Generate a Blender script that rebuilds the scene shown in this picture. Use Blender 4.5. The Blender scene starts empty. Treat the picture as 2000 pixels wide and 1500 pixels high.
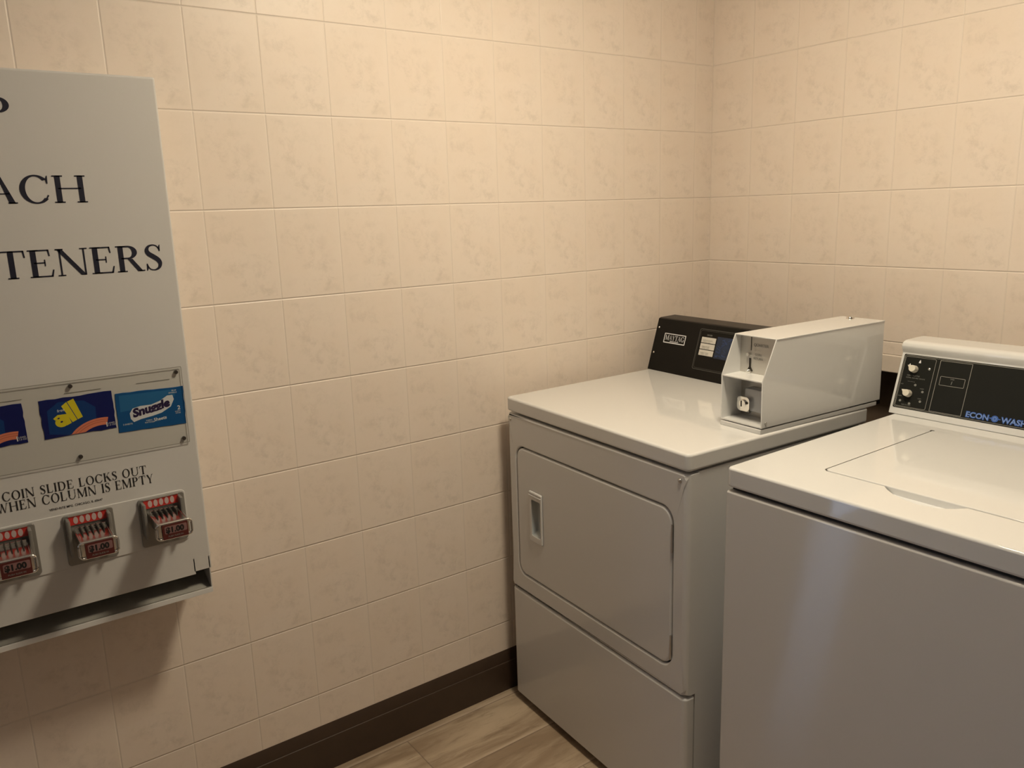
import bpy, bmesh, math, random
from mathutils import Vector, Matrix
random.seed(4)
SC = bpy.context.scene
COL = SC.collection

# ------------------------------------------------------------ camera
def cam_axes(yaw, pitch, roll):
    f = Vector((math.sin(yaw)*math.cos(pitch), math.cos(yaw)*math.cos(pitch), math.sin(pitch)))
    r = Vector((math.cos(yaw), -math.sin(yaw), 0)); u = r.cross(f)
    r2 = r*math.cos(roll) + u*math.sin(roll); u2 = -r*math.sin(roll) + u*math.cos(roll)
    return r2, u2, f
cd = bpy.data.cameras.new('camera'); cam = bpy.data.objects.new('camera', cd); COL.objects.link(cam)
r_, u_, f_ = cam_axes(-0.9488, -0.2127, -0.0317)
cam.matrix_world = Matrix(((r_.x, u_.x, -f_.x, 1.8096), (r_.y, u_.y, -f_.y, -2.1218), (r_.z, u_.z, -f_.z, 1.4151), (0, 0, 0, 1)))
cd.sensor_width = 36; cd.sensor_fit = 'HORIZONTAL'; cd.lens = 36*1571.6/2000
cd.clip_start = 0.02
SC.camera = cam

# ------------------------------------------------------------ world, daylight, exposure
W = bpy.data.worlds.new('world'); SC.world = W; W.use_nodes = True
W.node_tree.nodes['Background'].inputs[0].default_value = (0.55, 0.72, 1.0, 1)
W.node_tree.nodes['Background'].inputs[1].default_value = 2.9
SC.view_settings.view_transform = 'Standard'; SC.view_settings.look = 'None'
SC.view_settings.gamma = 1; SC.view_settings.use_curve_mapping = False
SC.view_settings.exposure = 0.0
LAMP_COLOR = (1.0, 0.865, 0.65); LAMP_POWER = 93.0
LAMP_XY = (0.98, -1.06)
DOOR_Y0, DOOR_Y1, DOOR_Z = -3.28, -2.60, 2.03
pl = bpy.data.lights.new('daylight_portal', 'AREA'); pl.shape = 'RECTANGLE'; pl.size = 2.0; pl.size_y = 0.66
pl.cycles.is_portal = True
po = bpy.data.objects.new('daylight_portal', pl); COL.objects.link(po)
po.location = (-0.16, (DOOR_Y0+DOOR_Y1)/2, DOOR_Z/2); po.rotation_euler = (0, -math.pi/2, 0)

# ------------------------------------------------------------ materials
def newmat(name):
    m = bpy.data.materials.new(name); m.use_nodes = True
    return m, m.node_tree, m.node_tree.nodes['Principled BSDF']
def mat(name, col, rough=0.5, metal=0.0, spec=0.5, bump=0.0, bscale=200, coat=0.0, var=0.0):
    m, t, b = newmat(name)
    b.inputs['Base Color'].default_value = (*col, 1); b.inputs['Roughness'].default_value = rough
    b.inputs['Metallic'].default_value = metal; b.inputs['Specular IOR Level'].default_value = spec
    b.inputs['Coat Weight'].default_value = coat
    tc = t.nodes.new('ShaderNodeTexCoord')
    if var:
        n = t.nodes.new('ShaderNodeTexNoise'); n.inputs['Scale'].default_value = 30; n.inputs['Detail'].default_value = 4
        r = t.nodes.new('ShaderNodeMapRange'); r.inputs[3].default_value = 1-var; r.inputs[4].default_value = 1+var
        mx = t.nodes.new('ShaderNodeMix'); mx.data_type = 'RGBA'; mx.blend_type = 'MULTIPLY'; mx.inputs[0].default_value = 1
        mx.inputs[6].default_value = (*col, 1)
        t.links.new(tc.outputs['Object'], n.inputs['Vector']); t.links.new(n.outputs['Fac'], r.inputs[0])
        t.links.new(r.outputs[0], mx.inputs[7]); t.links.new(mx.outputs[2], b.inputs['Base Color'])
    if bump:
        n = t.nodes.new('ShaderNodeTexNoise'); n.inputs['Scale'].default_value = bscale; n.inputs['Detail'].default_value = 2
        bp = t.nodes.new('ShaderNodeBump'); bp.inputs['Strength'].default_value = bump; bp.inputs['Distance'].default_value = 0.001
        t.links.new(tc.outputs['Object'], n.inputs['Vector']); t.links.new(n.outputs['Fac'], bp.inputs['Height'])
        t.links.new(bp.outputs[0], b.inputs['Normal'])
    return m

class NT:
    """tiny helper for node maths"""
    def __init__(s, t): s.t = t
    def m(s, op, a, b=None, c=None, clamp=False):
        n = s.t.nodes.new('ShaderNodeMath'); n.operation = op; n.use_clamp = clamp
        for i, v in enumerate((a, b, c)):
            if v is None: continue
            if isinstance(v, (int, float)): n.inputs[i].default_value = v
            else: s.t.links.new(v, n.inputs[i])
        return n.outputs[0]
    def mix(s, f, a, b, mode='MIX'):
        n = s.t.nodes.new('ShaderNodeMix'); n.data_type = 'RGBA'; n.blend_type = mode
        for i, v in ((0, f), (6, a), (7, b)):
            if isinstance(v, (int, float)): n.inputs[i].default_value = v
            elif isinstance(v, tuple): n.inputs[i].default_value = (*v, 1)
            else: s.t.links.new(v, n.inputs[i])
        return n.outputs[2]
    def xyz(s, x, y, z):
        n = s.t.nodes.new('ShaderNodeCombineXYZ')
        for i, v in enumerate((x, y, z)):
            if isinstance(v, (int, float)): n.inputs[i].default_value = v
            else: s.t.links.new(v, n.inputs[i])
        return n.outputs[0]
    def noise(s, vec, scale, detail=4, rough=0.55, dist=0.0):
        n = s.t.nodes.new('ShaderNodeTexNoise'); n.inputs['Scale'].default_value = scale
        n.inputs['Detail'].default_value = detail; n.inputs['Roughness'].default_value = rough
        n.inputs['Distortion'].default_value = dist
        s.t.links.new(vec, n.inputs['Vector']); return n.outputs['Fac']
    def ramp(s, v, lo, hi):
        n = s.t.nodes.new('ShaderNodeMapRange'); n.interpolation_type = 'SMOOTHSTEP'
        n.inputs[1].default_value = lo; n.inputs[2].default_value = hi
        s.t.links.new(v, n.inputs[0]); return n.outputs[0]

def tile_mat(name, axis, off, w=0.1541, h=0.2032, zoff=0.0124):
    m, t, b = newmat(name); N = NT(t)
    g = t.nodes.new('ShaderNodeNewGeometry'); sp = t.nodes.new('ShaderNodeSeparateXYZ')
    t.links.new(g.outputs['Position'], sp.inputs[0])
    a = sp.outputs[axis]; z = sp.outputs[2]
    u = N.m('DIVIDE', N.m('SUBTRACT', a, off), w); v = N.m('DIVIDE', N.m('SUBTRACT', z, zoff), h)
    fu = N.m('FRACT', u); fv = N.m('FRACT', v); cu = N.m('FLOOR', u); cv = N.m('FLOOR', v)
    du = N.m('MULTIPLY', N.m('MINIMUM', fu, N.m('SUBTRACT', 1.0, fu)), w)
    dv = N.m('MULTIPLY', N.m('MINIMUM', fv, N.m('SUBTRACT', 1.0, fv)), h)
    d = N.m('MINIMUM', du, dv)
    wn = t.nodes.new('ShaderNodeTexWhiteNoise'); wn.noise_dimensions = '3D'
    t.links.new(N.xyz(cu, cv, 3.0), wn.inputs['Vector'])
    hsh = wn.outputs['Value']
    # the same printed marbling on each tile, with a few variants
    variant = N.m('MULTIPLY', N.m('FLOOR', N.m('MULTIPLY', hsh, 3.0)), 0.045)
    vec = N.xyz(N.m('MULTIPLY', fu, w), N.m('MULTIPLY', fv, h), variant)
    n1 = N.noise(vec, 30, 8, 0.72, 0.25)
    n2 = N.noise(vec, 130, 5, 0.75, 0.2)
    band = N.m('ABSOLUTE', N.m('SUBTRACT', N.m('ADD', fu, fv), N.m('ADD', 0.92, N.m('MULTIPLY', N.m('SUBTRACT', N.noise(vec, 12, 2), 0.5), 0.9))))
    bandm = N.m('SUBTRACT', 1.0, N.ramp(band, 0.10, 0.62))
    blot = N.m('MULTIPLY', N.ramp(n1, 0.44, 0.72), N.m('ADD', N.m('MULTIPLY', bandm, 0.75), 0.25))
    speck = N.m('MULTIPLY', N.ramp(n2, 0.60, 0.70), N.m('ADD', N.m('MULTIPLY', blot, 0.6), 0.15))
    edge = N.ramp(d, 0.004, 0.016)
    c = N.mix(N.m('MULTIPLY', N.m('MULTIPLY', blot, edge), 0.62), (0.83, 0.73, 0.64), (0.605, 0.53, 0.455))
    c = N.mix(N.m('MULTIPLY', speck, 0.6), c, (0.53, 0.455, 0.385))
    c = N.mix(N.m('MULTIPLY', N.ramp(N.noise(vec, 9, 2), 0.4, 0.65), 0.3), c, (0.81, 0.69, 0.58))
    grout = N.m('SUBTRACT', 1.0, N.ramp(d, 0.0004, 0.0012))
    c = N.mix(grout, c, (0.76, 0.675, 0.595))
    t.links.new(c, b.inputs['Base Color'])
    height = N.m('MULTIPLY', N.ramp(dv, 0.0003, 0.0026), N.m('ADD', 0.5, N.m('MULTIPLY', N.ramp(du, 0.0003, 0.0026), 0.5)))
    tilt = N.m('ADD', N.m('MULTIPLY', N.m('SUBTRACT', hsh, 0.5), N.m('MULTIPLY', N.m('SUBTRACT', fu, 0.5), 0.25)), height)
    tot = N.m('ADD', tilt, N.m('MULTIPLY', n1, 0.06))
    bp = t.nodes.new('ShaderNodeBump'); bp.inputs['Strength'].default_value = 0.55; bp.inputs['Distance'].default_value = 0.0022
    t.links.new(tot, bp.inputs['Height']); t.links.new(bp.outputs[0], b.inputs['Normal'])
    b.inputs['Roughness'].default_value = 0.38; b.inputs['Specular IOR Level'].default_value = 0.4
    return m

def floor_mat():
    m, t, b = newmat('wood_look_tile'); N = NT(t)
    g = t.nodes.new('ShaderNodeNewGeometry'); sp = t.nodes.new('ShaderNodeSeparateXYZ')
    t.links.new(g.outputs['Position'], sp.inputs[0])
    x, y = sp.outputs[0], sp.outputs[1]
    w, L = 0.186, 1.2
    u = N.m('DIVIDE', N.m('SUBTRACT', x, 0.037), w); fu = N.m('FRACT', u); row = N.m('FLOOR', u)
    v = N.m('ADD', N.m('DIVIDE', N.m('ADD', y, 1.242), L), N.m('MULTIPLY', row, 0.37)); fv = N.m('FRACT', v); cv = N.m('FLOOR', v)
    du = N.m('MULTIPLY', N.m('MINIMUM', fu, N.m('SUBTRACT', 1.0, fu)), w)
    dv = N.m('MULTIPLY', N.m('MINIMUM', fv, N.m('SUBTRACT', 1.0, fv)), L)
    d = N.m('MINIMUM', du, dv)
    wn = t.nodes.new('ShaderNodeTexWhiteNoise'); t.links.new(N.xyz(row, cv, 1.0), wn.inputs['Vector']); hs = wn.outputs['Value']
    vec = N.xyz(N.m('ADD', N.m('MULTIPLY', x, 7.0), N.m('MULTIPLY', hs, 9.0)), N.m('MULTIPLY', y, 1.1), hs)
    g1 = N.noise(vec, 1.6, 6, 0.62, 0.7); g2 = N.noise(vec, 7.0, 6, 0.7, 0.4)
    fac = N.ramp(g1, 0.36, 0.66)
    c = N.mix(fac, (0.31, 0.225, 0.15), (0.57, 0.455, 0.33))
    c = N.mix(N.m('MULTIPLY', N.ramp(g2, 0.48, 0.68), 0.6), c, (0.22, 0.155, 0.10))
    c = N.mix(N.m('MULTIPLY', hs, 0.22), c, (0.30, 0.22, 0.15))
    lip = N.m('MULTIPLY', N.m('SUBTRACT', 1.0, N.ramp(N.m('MULTIPLY', N.m('SUBTRACT', 1.0, fu), w), 0.004, 0.014)), 0.5)
    c = N.mix(lip, c, (0.60, 0.48, 0.37))
    seam = N.m('SUBTRACT', 1.0, N.ramp(d, 0.0008, 0.0022))
    c = N.mix(N.m('MULTIPLY', seam, 0.6), c, (0.15, 0.11, 0.08))
    t.links.new(c, b.inputs['Base Color']); b.inputs['Roughness'].default_value = 0.42
    bp = t.nodes.new('ShaderNodeBump'); bp.inputs['Strength'].default_value = 0.4; bp.inputs['Distance'].default_value = 0.001
    t.links.new(N.m('ADD', N.ramp(d, 0.0, 0.004), N.m('MULTIPLY', g2, 0.3)), bp.inputs['Height']); t.links.new(bp.outputs[0], b.inputs['Normal'])
    return m

def clear_mat(name, tint=(1, 1, 1), gl=0.07, rough=0.03):
    m = bpy.data.materials.new(name); m.use_nodes = True; t = m.node_tree; t.nodes.clear()
    o = t.nodes.new('ShaderNodeOutputMaterial'); mx = t.nodes.new('ShaderNodeMixShader')
    tr = t.nodes.new('ShaderNodeBsdfTransparent'); tr.inputs[0].default_value = (*tint, 1)
    gs = t.nodes.new('ShaderNodeBsdfGlossy'); gs.inputs['Roughness'].default_value = rough
    lw = t.nodes.new('ShaderNodeLayerWeight'); lw.inputs['Blend'].default_value = 0.5
    pw = t.nodes.new('ShaderNodeMath'); pw.operation = 'POWER'; pw.inputs[1].default_value = 5
    ad = t.nodes.new('ShaderNodeMath'); ad.operation = 'MULTIPLY_ADD'; ad.inputs[1].default_value = .8; ad.inputs[2].default_value = .012
    t.links.new(lw.outputs['Facing'], pw.inputs[0]); t.links.new(pw.outputs[0], ad.inputs[0])
    t.links.new(ad.outputs[0], mx.inputs[0]); t.links.new(tr.outputs[0], mx.inputs[1]); t.links.new(gs.outputs[0], mx.inputs[2])
    t.links.new(mx.outputs[0], o.inputs[0]); return m

M = {}
M['tile_left'] = tile_mat('glazed_tile_left', 1, -0.0802)
M['tile_back'] = tile_mat('glazed_tile_back', 0, 0.1553)
M['tile_trim'] = mat('glazed_trim_tile', (0.73, 0.645, 0.56), 0.3, var=0.08)
M['floor'] = floor_mat()
M['ceiling'] = mat('ceiling_paint', (0.66, 0.63, 0.58), 0.9, bump=0.3)
M['paint_wall'] = mat('wall_paint', (0.24, 0.205, 0.17), 0.8, bump=0.2)
M['recess'] = mat('bare_recess_board', (0.10, 0.068, 0.045), 0.8, var=0.3)
M['baseboard'] = mat('dark_brown_vinyl', (0.050, 0.030, 0.019), 0.45, var=0.15)
M['enamel'] = mat('white_enamel', (0.70, 0.70, 0.69), 0.05, bump=0.012, bscale=120)
M['enamel_body'] = mat('white_enamel_body', (0.66, 0.66, 0.655), 0.085, bump=0.02, bscale=120)
# enamel rolled with a fine horizontal ripple: it smears reflections vertically
M['brushed_enamel'] = mat('rippled_enamel', (0.60, 0.585, 0.565), 0.07)
_t = M['brushed_enamel'].node_tree; _b = _t.nodes['Principled BSDF']; _N = NT(_t)
_g = _t.nodes.new('ShaderNodeNewGeometry'); _w = _t.nodes.new('ShaderNodeTexWhiteNoise'); _w.noise_dimensions = '3D'
_sc = _t.nodes.new('ShaderNodeVectorMath'); _sc.operation = 'SCALE'; _sc.inputs['Scale'].default_value = 7000
_t.links.new(_g.outputs['Position'], _sc.inputs[0]); _t.links.new(_sc.outputs[0], _w.inputs['Vector'])
_tz = _N.m('MULTIPLY', _N.m('SUBTRACT', _w.outputs['Value'], 0.42), 0.50)
_ad = _t.nodes.new('ShaderNodeVectorMath'); _ad.operation = 'ADD'
_t.links.new(_g.outputs['Normal'], _ad.inputs[0]); _t.links.new(_N.xyz(0.0, 0.0, _tz), _ad.inputs[1])
_nn = _t.nodes.new('ShaderNodeVectorMath'); _nn.operation = 'NORMALIZE'; _t.links.new(_ad.outputs[0], _nn.inputs[0])
_t.links.new(_nn.outputs[0], _b.inputs['Normal'])
M['inner_white'] = mat('white_inner_plastic', (0.74, 0.75, 0.76), 0.35)
M['pocket'] = mat('grey_handle_pocket', (0.42, 0.46, 0.47), 0.3)
M['gap'] = mat('gap_shade', (0.03, 0.025, 0.02), 0.8)  # near-black colour stands in for the shade inside gaps and openings
M['black'] = mat('black_console', (0.008, 0.0072, 0.006), 0.32, spec=.16)
M['black2'] = mat('black_control_panel', (0.014, 0.0145, 0.0125), 0.32, spec=.2)
M['chrome'] = mat('chrome', (0.80, 0.79, 0.76), 0.14, 1.0)
M['steel'] = mat('brushed_steel', (0.55, 0.53, 0.50), 0.34, 1.0, bump=0.1)
M['darkmetal'] = mat('dark_steel', (0.13, 0.12, 0.11), 0.4, 1.0)
M['slide_base'] = mat('dull_grey_casting', (.26, .25, .23), .4, .4)
M['vend'] = mat('grey_painted_steel', (0.60, 0.59, 0.575), 0.38, bump=0.04)
M['vend_in'] = mat('galvanised_tray', (0.30, 0.29, 0.26), 0.55, 0.4, var=0.25)
M['ink'] = mat('navy_black_ink', (0.006, 0.007, 0.022), 0.5)
M['black_ink'] = mat('black_ink', (0.01, 0.01, 0.01), 0.5)
M['white_ink'] = mat('white_ink', (0.75, 0.76, 0.78), 0.5)
M['grey_ink'] = mat('grey_ink', (0.22, 0.22, 0.20), 0.5)
M['blue_ink'] = mat('blue_ink', (0.045, 0.12, 0.42), 0.45)
M['paleblue_ink'] = mat('pale_blue_ink', (0.22, 0.33, 0.62), 0.45)
M['brownwhite'] = mat('paper_label', (0.62, 0.60, 0.55), 0.6)
M['blue_graphic'] = mat('blue_graphic', (0.010, 0.022, 0.055), 0.4, var=0.9)
M['knob'] = mat('cream_knob', (0.74, 0.70, 0.60), 0.35)
M['acrylic'] = clear_mat('clear_acrylic', (0.97, 0.97, 0.96))
M['acrylic_edge'] = mat('acrylic_edge', (0.26, 0.25, 0.22), 0.3)
M['glass'] = clear_mat('door_glass', (0.95, 0.97, 1.0))
M['red'] = mat('red_label', (0.55, 0.030, 0.022), 0.35)
M['darkred'] = mat('dark_red_label', (0.09, 0.014, 0.012), 0.4)
M['priceback'] = mat('price_ticket', (0.24, 0.125, 0.12), 0.45)
M['navy'] = mat('navy_wrapper', (0.003, 0.009, 0.11), 0.5, spec=.25, bump=0.3, bscale=60)
M['midblue'] = mat('blue_wrapper', (0.004, 0.085, 0.27), 0.5, spec=.25, bump=0.3, bscale=60)
M['lightblue'] = mat('light_blue_wrapper', (0.02, 0.14, 0.34), 0.5, spec=.25)
M['yellow'] = mat('yellow_print', (0.72, 0.62, 0.02), 0.4)
M['salmon'] = mat('salmon_print', (0.75, 0.24, 0.14), 0.4)
M['salmon2'] = mat('salmon_dark_print', (0.55, 0.14, 0.09), 0.4)
M['violetblack'] = mat('violet_black_print', (0.02, 0.01, 0.06), 0.4)
M['grain'] = mat('door_wood', (0.30, 0.17, 0.09), 0.5, var=0.2)
M['hose'] = mat('grey_blue_hose', (0.06, 0.085, 0.10), 0.5)

# ------------------------------------------------------------ mesh helpers
def new_bm(): return bmesh.new()
def merge(dst, src):
    me = bpy.data.meshes.new('tmp'); src.to_mesh(me); src.free(); dst.from_mesh(me); bpy.data.meshes.remove(me)
def box(bm, x0, x1, y0, y1, z0, z1, r=0.0, seg=2, vert=None, vseg=5):
    b = new_bm(); bmesh.ops.create_cube(b, size=1)
    for v in b.verts:
        v.co = Vector((x0+(v.co.x+.5)*(x1-x0), y0+(v.co.y+.5)*(y1-y0), z0+(v.co.z+.5)*(z1-z0)))
    if vert:  # rounded front vertical edges (-y side)
        es = [e for e in b.edges if abs((e.verts[0].co-e.verts[1].co).z) > 1e-6 and all(abs(v.co.y-min(y0, y1)) < 1e-7 for v in e.verts)]
        bmesh.ops.bevel(b, geom=es, offset=vert, segments=vseg, affect='EDGES', profile=0.5)
    if r:
        es = [e for e in b.edges if len(e.link_faces) == 2 and e.calc_face_angle(0) > 0.6]
        bmesh.ops.bevel(b, geom=es, offset=r, segments=seg, affect='EDGES', profile=0.5)
    merge(bm, b)
def rrect(x0, x1, z0, z1, r, n=6):
    pts = []
    for cx, cz, a0 in ((x1-r, z1-r, 0), (x0+r, z1-r, 90), (x0+r, z0+r, 180), (x1-r, z0+r, 270)):
        for i in range(n+1):
            a = math.radians(a0+90*i/n); pts.append((cx+r*math.cos(a), cz+r*math.sin(a)))
    return pts
def plate(bm, outer, holes=(), y0=0.0, y1=0.01, bev=0.0, seg=3, fn=None, back=True):
    """polygon in (a,b) with holes, from depth y0 (front) to y1, fn maps (a, depth, b) to xyz; front edges bevelled"""
    b = new_bm()
    for loop in [outer]+list(holes):
        vs = [b.verts.new((p[0], y0, p[1])) for p in loop]
        for i in range(len(vs)): b.edges.new((vs[i], vs[(i+1) % len(vs)]))
    bmesh.ops.triangle_fill(b, use_beauty=True, use_dissolve=False, edges=b.edges[:])
    bmesh.ops.dissolve_limit(b, angle_limit=0.01, verts=b.verts[:], edges=b.edges[:]) if not holes else None
    front = b.faces[:]
    for f in front:
        if f.normal.y > 0: f.normal_flip()
    if y1 != y0:
        bound = [e for e in b.edges if len(e.link_faces) == 1]
        ret = bmesh.ops.extrude_edge_only(b, edges=bound)
        nv = [g for g in ret['geom'] if isinstance(g, bmesh.types.BMVert)]
        for v in nv: v.co.y = y1
        if back:
            be = [e for e in b.edges if all(abs(v.co.y-y1) < 1e-9 for v in e.verts)]
            bmesh.ops.triangle_fill(b, use_beauty=True, edges=be)
        if bev:
            es = [e for e in b.edges if len(e.link_faces) == 2 and all(abs(v.co.y-y0) < 1e-9 for v in e.verts) and e.calc_face_angle(0) > 0.5]
            bmesh.ops.bevel(b, geom=es, offset=bev, segments=seg, affect='EDGES', profile=0.5)
    bmesh.ops.recalc_face_normals(b, faces=b.faces[:])
    if fn:
        for v in b.verts: v.co = Vector(fn(*v.co))
    merge(bm, b)
def extrude_profile(bm, prof, x0, x1, bev=0.0, seg=2):
    """closed profile of (v, z) extruded along x"""
    b = new_bm()
    A = [b.verts.new((x0, p[0], p[1])) for p in prof]; B = [b.verts.new((x1, p[0], p[1])) for p in prof]
    n = len(prof)
    for i in range(n): b.faces.new((A[i], A[(i+1) % n], B[(i+1) % n], B[i]))
    b.faces.new(A); b.faces.new(B[::-1])
    bmesh.ops.recalc_face_normals(b, faces=b.faces[:])
    if bev:
        es = [e for e in b.edges if e.calc_face_angle(0) > 0.5]
        bmesh.ops.bevel(b, geom=es, offset=bev, segments=seg, affect='EDGES', profile=0.5)
    merge(bm, b)
def cyl(bm, p0, p1, r, r1=None, seg=20, bev=0.0):
    p0, p1 = Vector(p0), Vector(p1); d = p1-p0; b = new_bm()
    bmesh.ops.create_cone(b, cap_ends=True, segments=seg, radius1=r, radius2=r if r1 is None else r1, depth=d.length)
    if bev:
        es = [e for e in b.edges if e.calc_face_angle(0) > 1.0]
        bmesh.ops.bevel(b, geom=es, offset=bev, segments=2, affect='EDGES', profile=0.5)
    R = d.to_track_quat('Z', 'Y').to_matrix().to_4x4(); R.translation = (p0+p1)/2
    b.transform(R); merge(bm, b)
def dome(bm, c, n, r, flat=0.5):
    b = new_bm(); bmesh.ops.create_uvsphere(b, u_segments=20, v_segments=10, radius=r)
    for v in b.verts: v.co.z *= flat
    R = Vector(n).to_track_quat('Z', 'Y').to_matrix().to_4x4(); R.translation = Vector(c)
    b.transform(R); merge(bm, b)
def tube(bm, pts, r, seg=12, closed=False):
    pts = [Vector(p) for p in pts]; b = new_bm(); rings = []; n = len(pts)
    up = Vector((0.13, 0.21, 0.97)).normalized()
    for i, p in enumerate(pts):
        a = pts[(i-1) % n] if (closed or i) else p; c = pts[(i+1) % n] if (closed or i < n-1) else p
        tdir = (c-a).normalized(); s = tdir.cross(up).normalized(); q = s.cross(tdir)
        rings.append([b.verts.new(p+(s*math.cos(2*math.pi*k/seg)+q*math.sin(2*math.pi*k/seg))*r) for k in range(seg)])
    for i in range(n if closed else n-1):
        A, B = rings[i], rings[(i+1) % n]
        for k in range(seg): b.faces.new((A[k], A[(k+1) % seg], B[(k+1) % seg], B[k]))
    if not closed: b.faces.new(rings[0][::-1]); b.faces.new(rings[-1])
    bmesh.ops.recalc_face_normals(b, faces=b.faces[:]); merge(bm, b)
def obj(name, bm, m, parent=None, loc=None, sharp=35, warp=None, wn=True):
    if warp:
        for v in bm.verts: v.co = warp(v.co)
    for f in bm.faces: f.smooth = True
    for e in bm.edges: e.smooth = (len(e.link_faces) != 2) or (e.calc_face_angle(0) < math.radians(sharp))
    me = bpy.data.meshes.new(name); bm.to_mesh(me); bm.free(); me.materials.append(m)
    o = bpy.data.objects.new(name, me); COL.objects.link(o)
    if wn and len(me.polygons) > 8:
        md = o.modifiers.new('weighted_normal', 'WEIGHTED_NORMAL'); md.keep_sharp = True; md.weight = 100
    if parent: o.parent = parent
    if loc: o.location = loc
    return o
def tag(o, label, cat, group=None):
    o['label'] = label; o['category'] = cat
    if group: o['group'] = group
    return o
def thing(name, label, cat, loc=(0, 0, 0), rz=0.0, group=None):
    o = bpy.data.objects.new(name, None); COL.objects.link(o); o.empty_display_size = 0.05
    o.location = loc; o.rotation_euler = (0, 0, rz); return tag(o, label, cat, group)
def struct(name, bm, m):
    o = obj(name, bm, m); o['kind'] = 'structure'; return o

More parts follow.
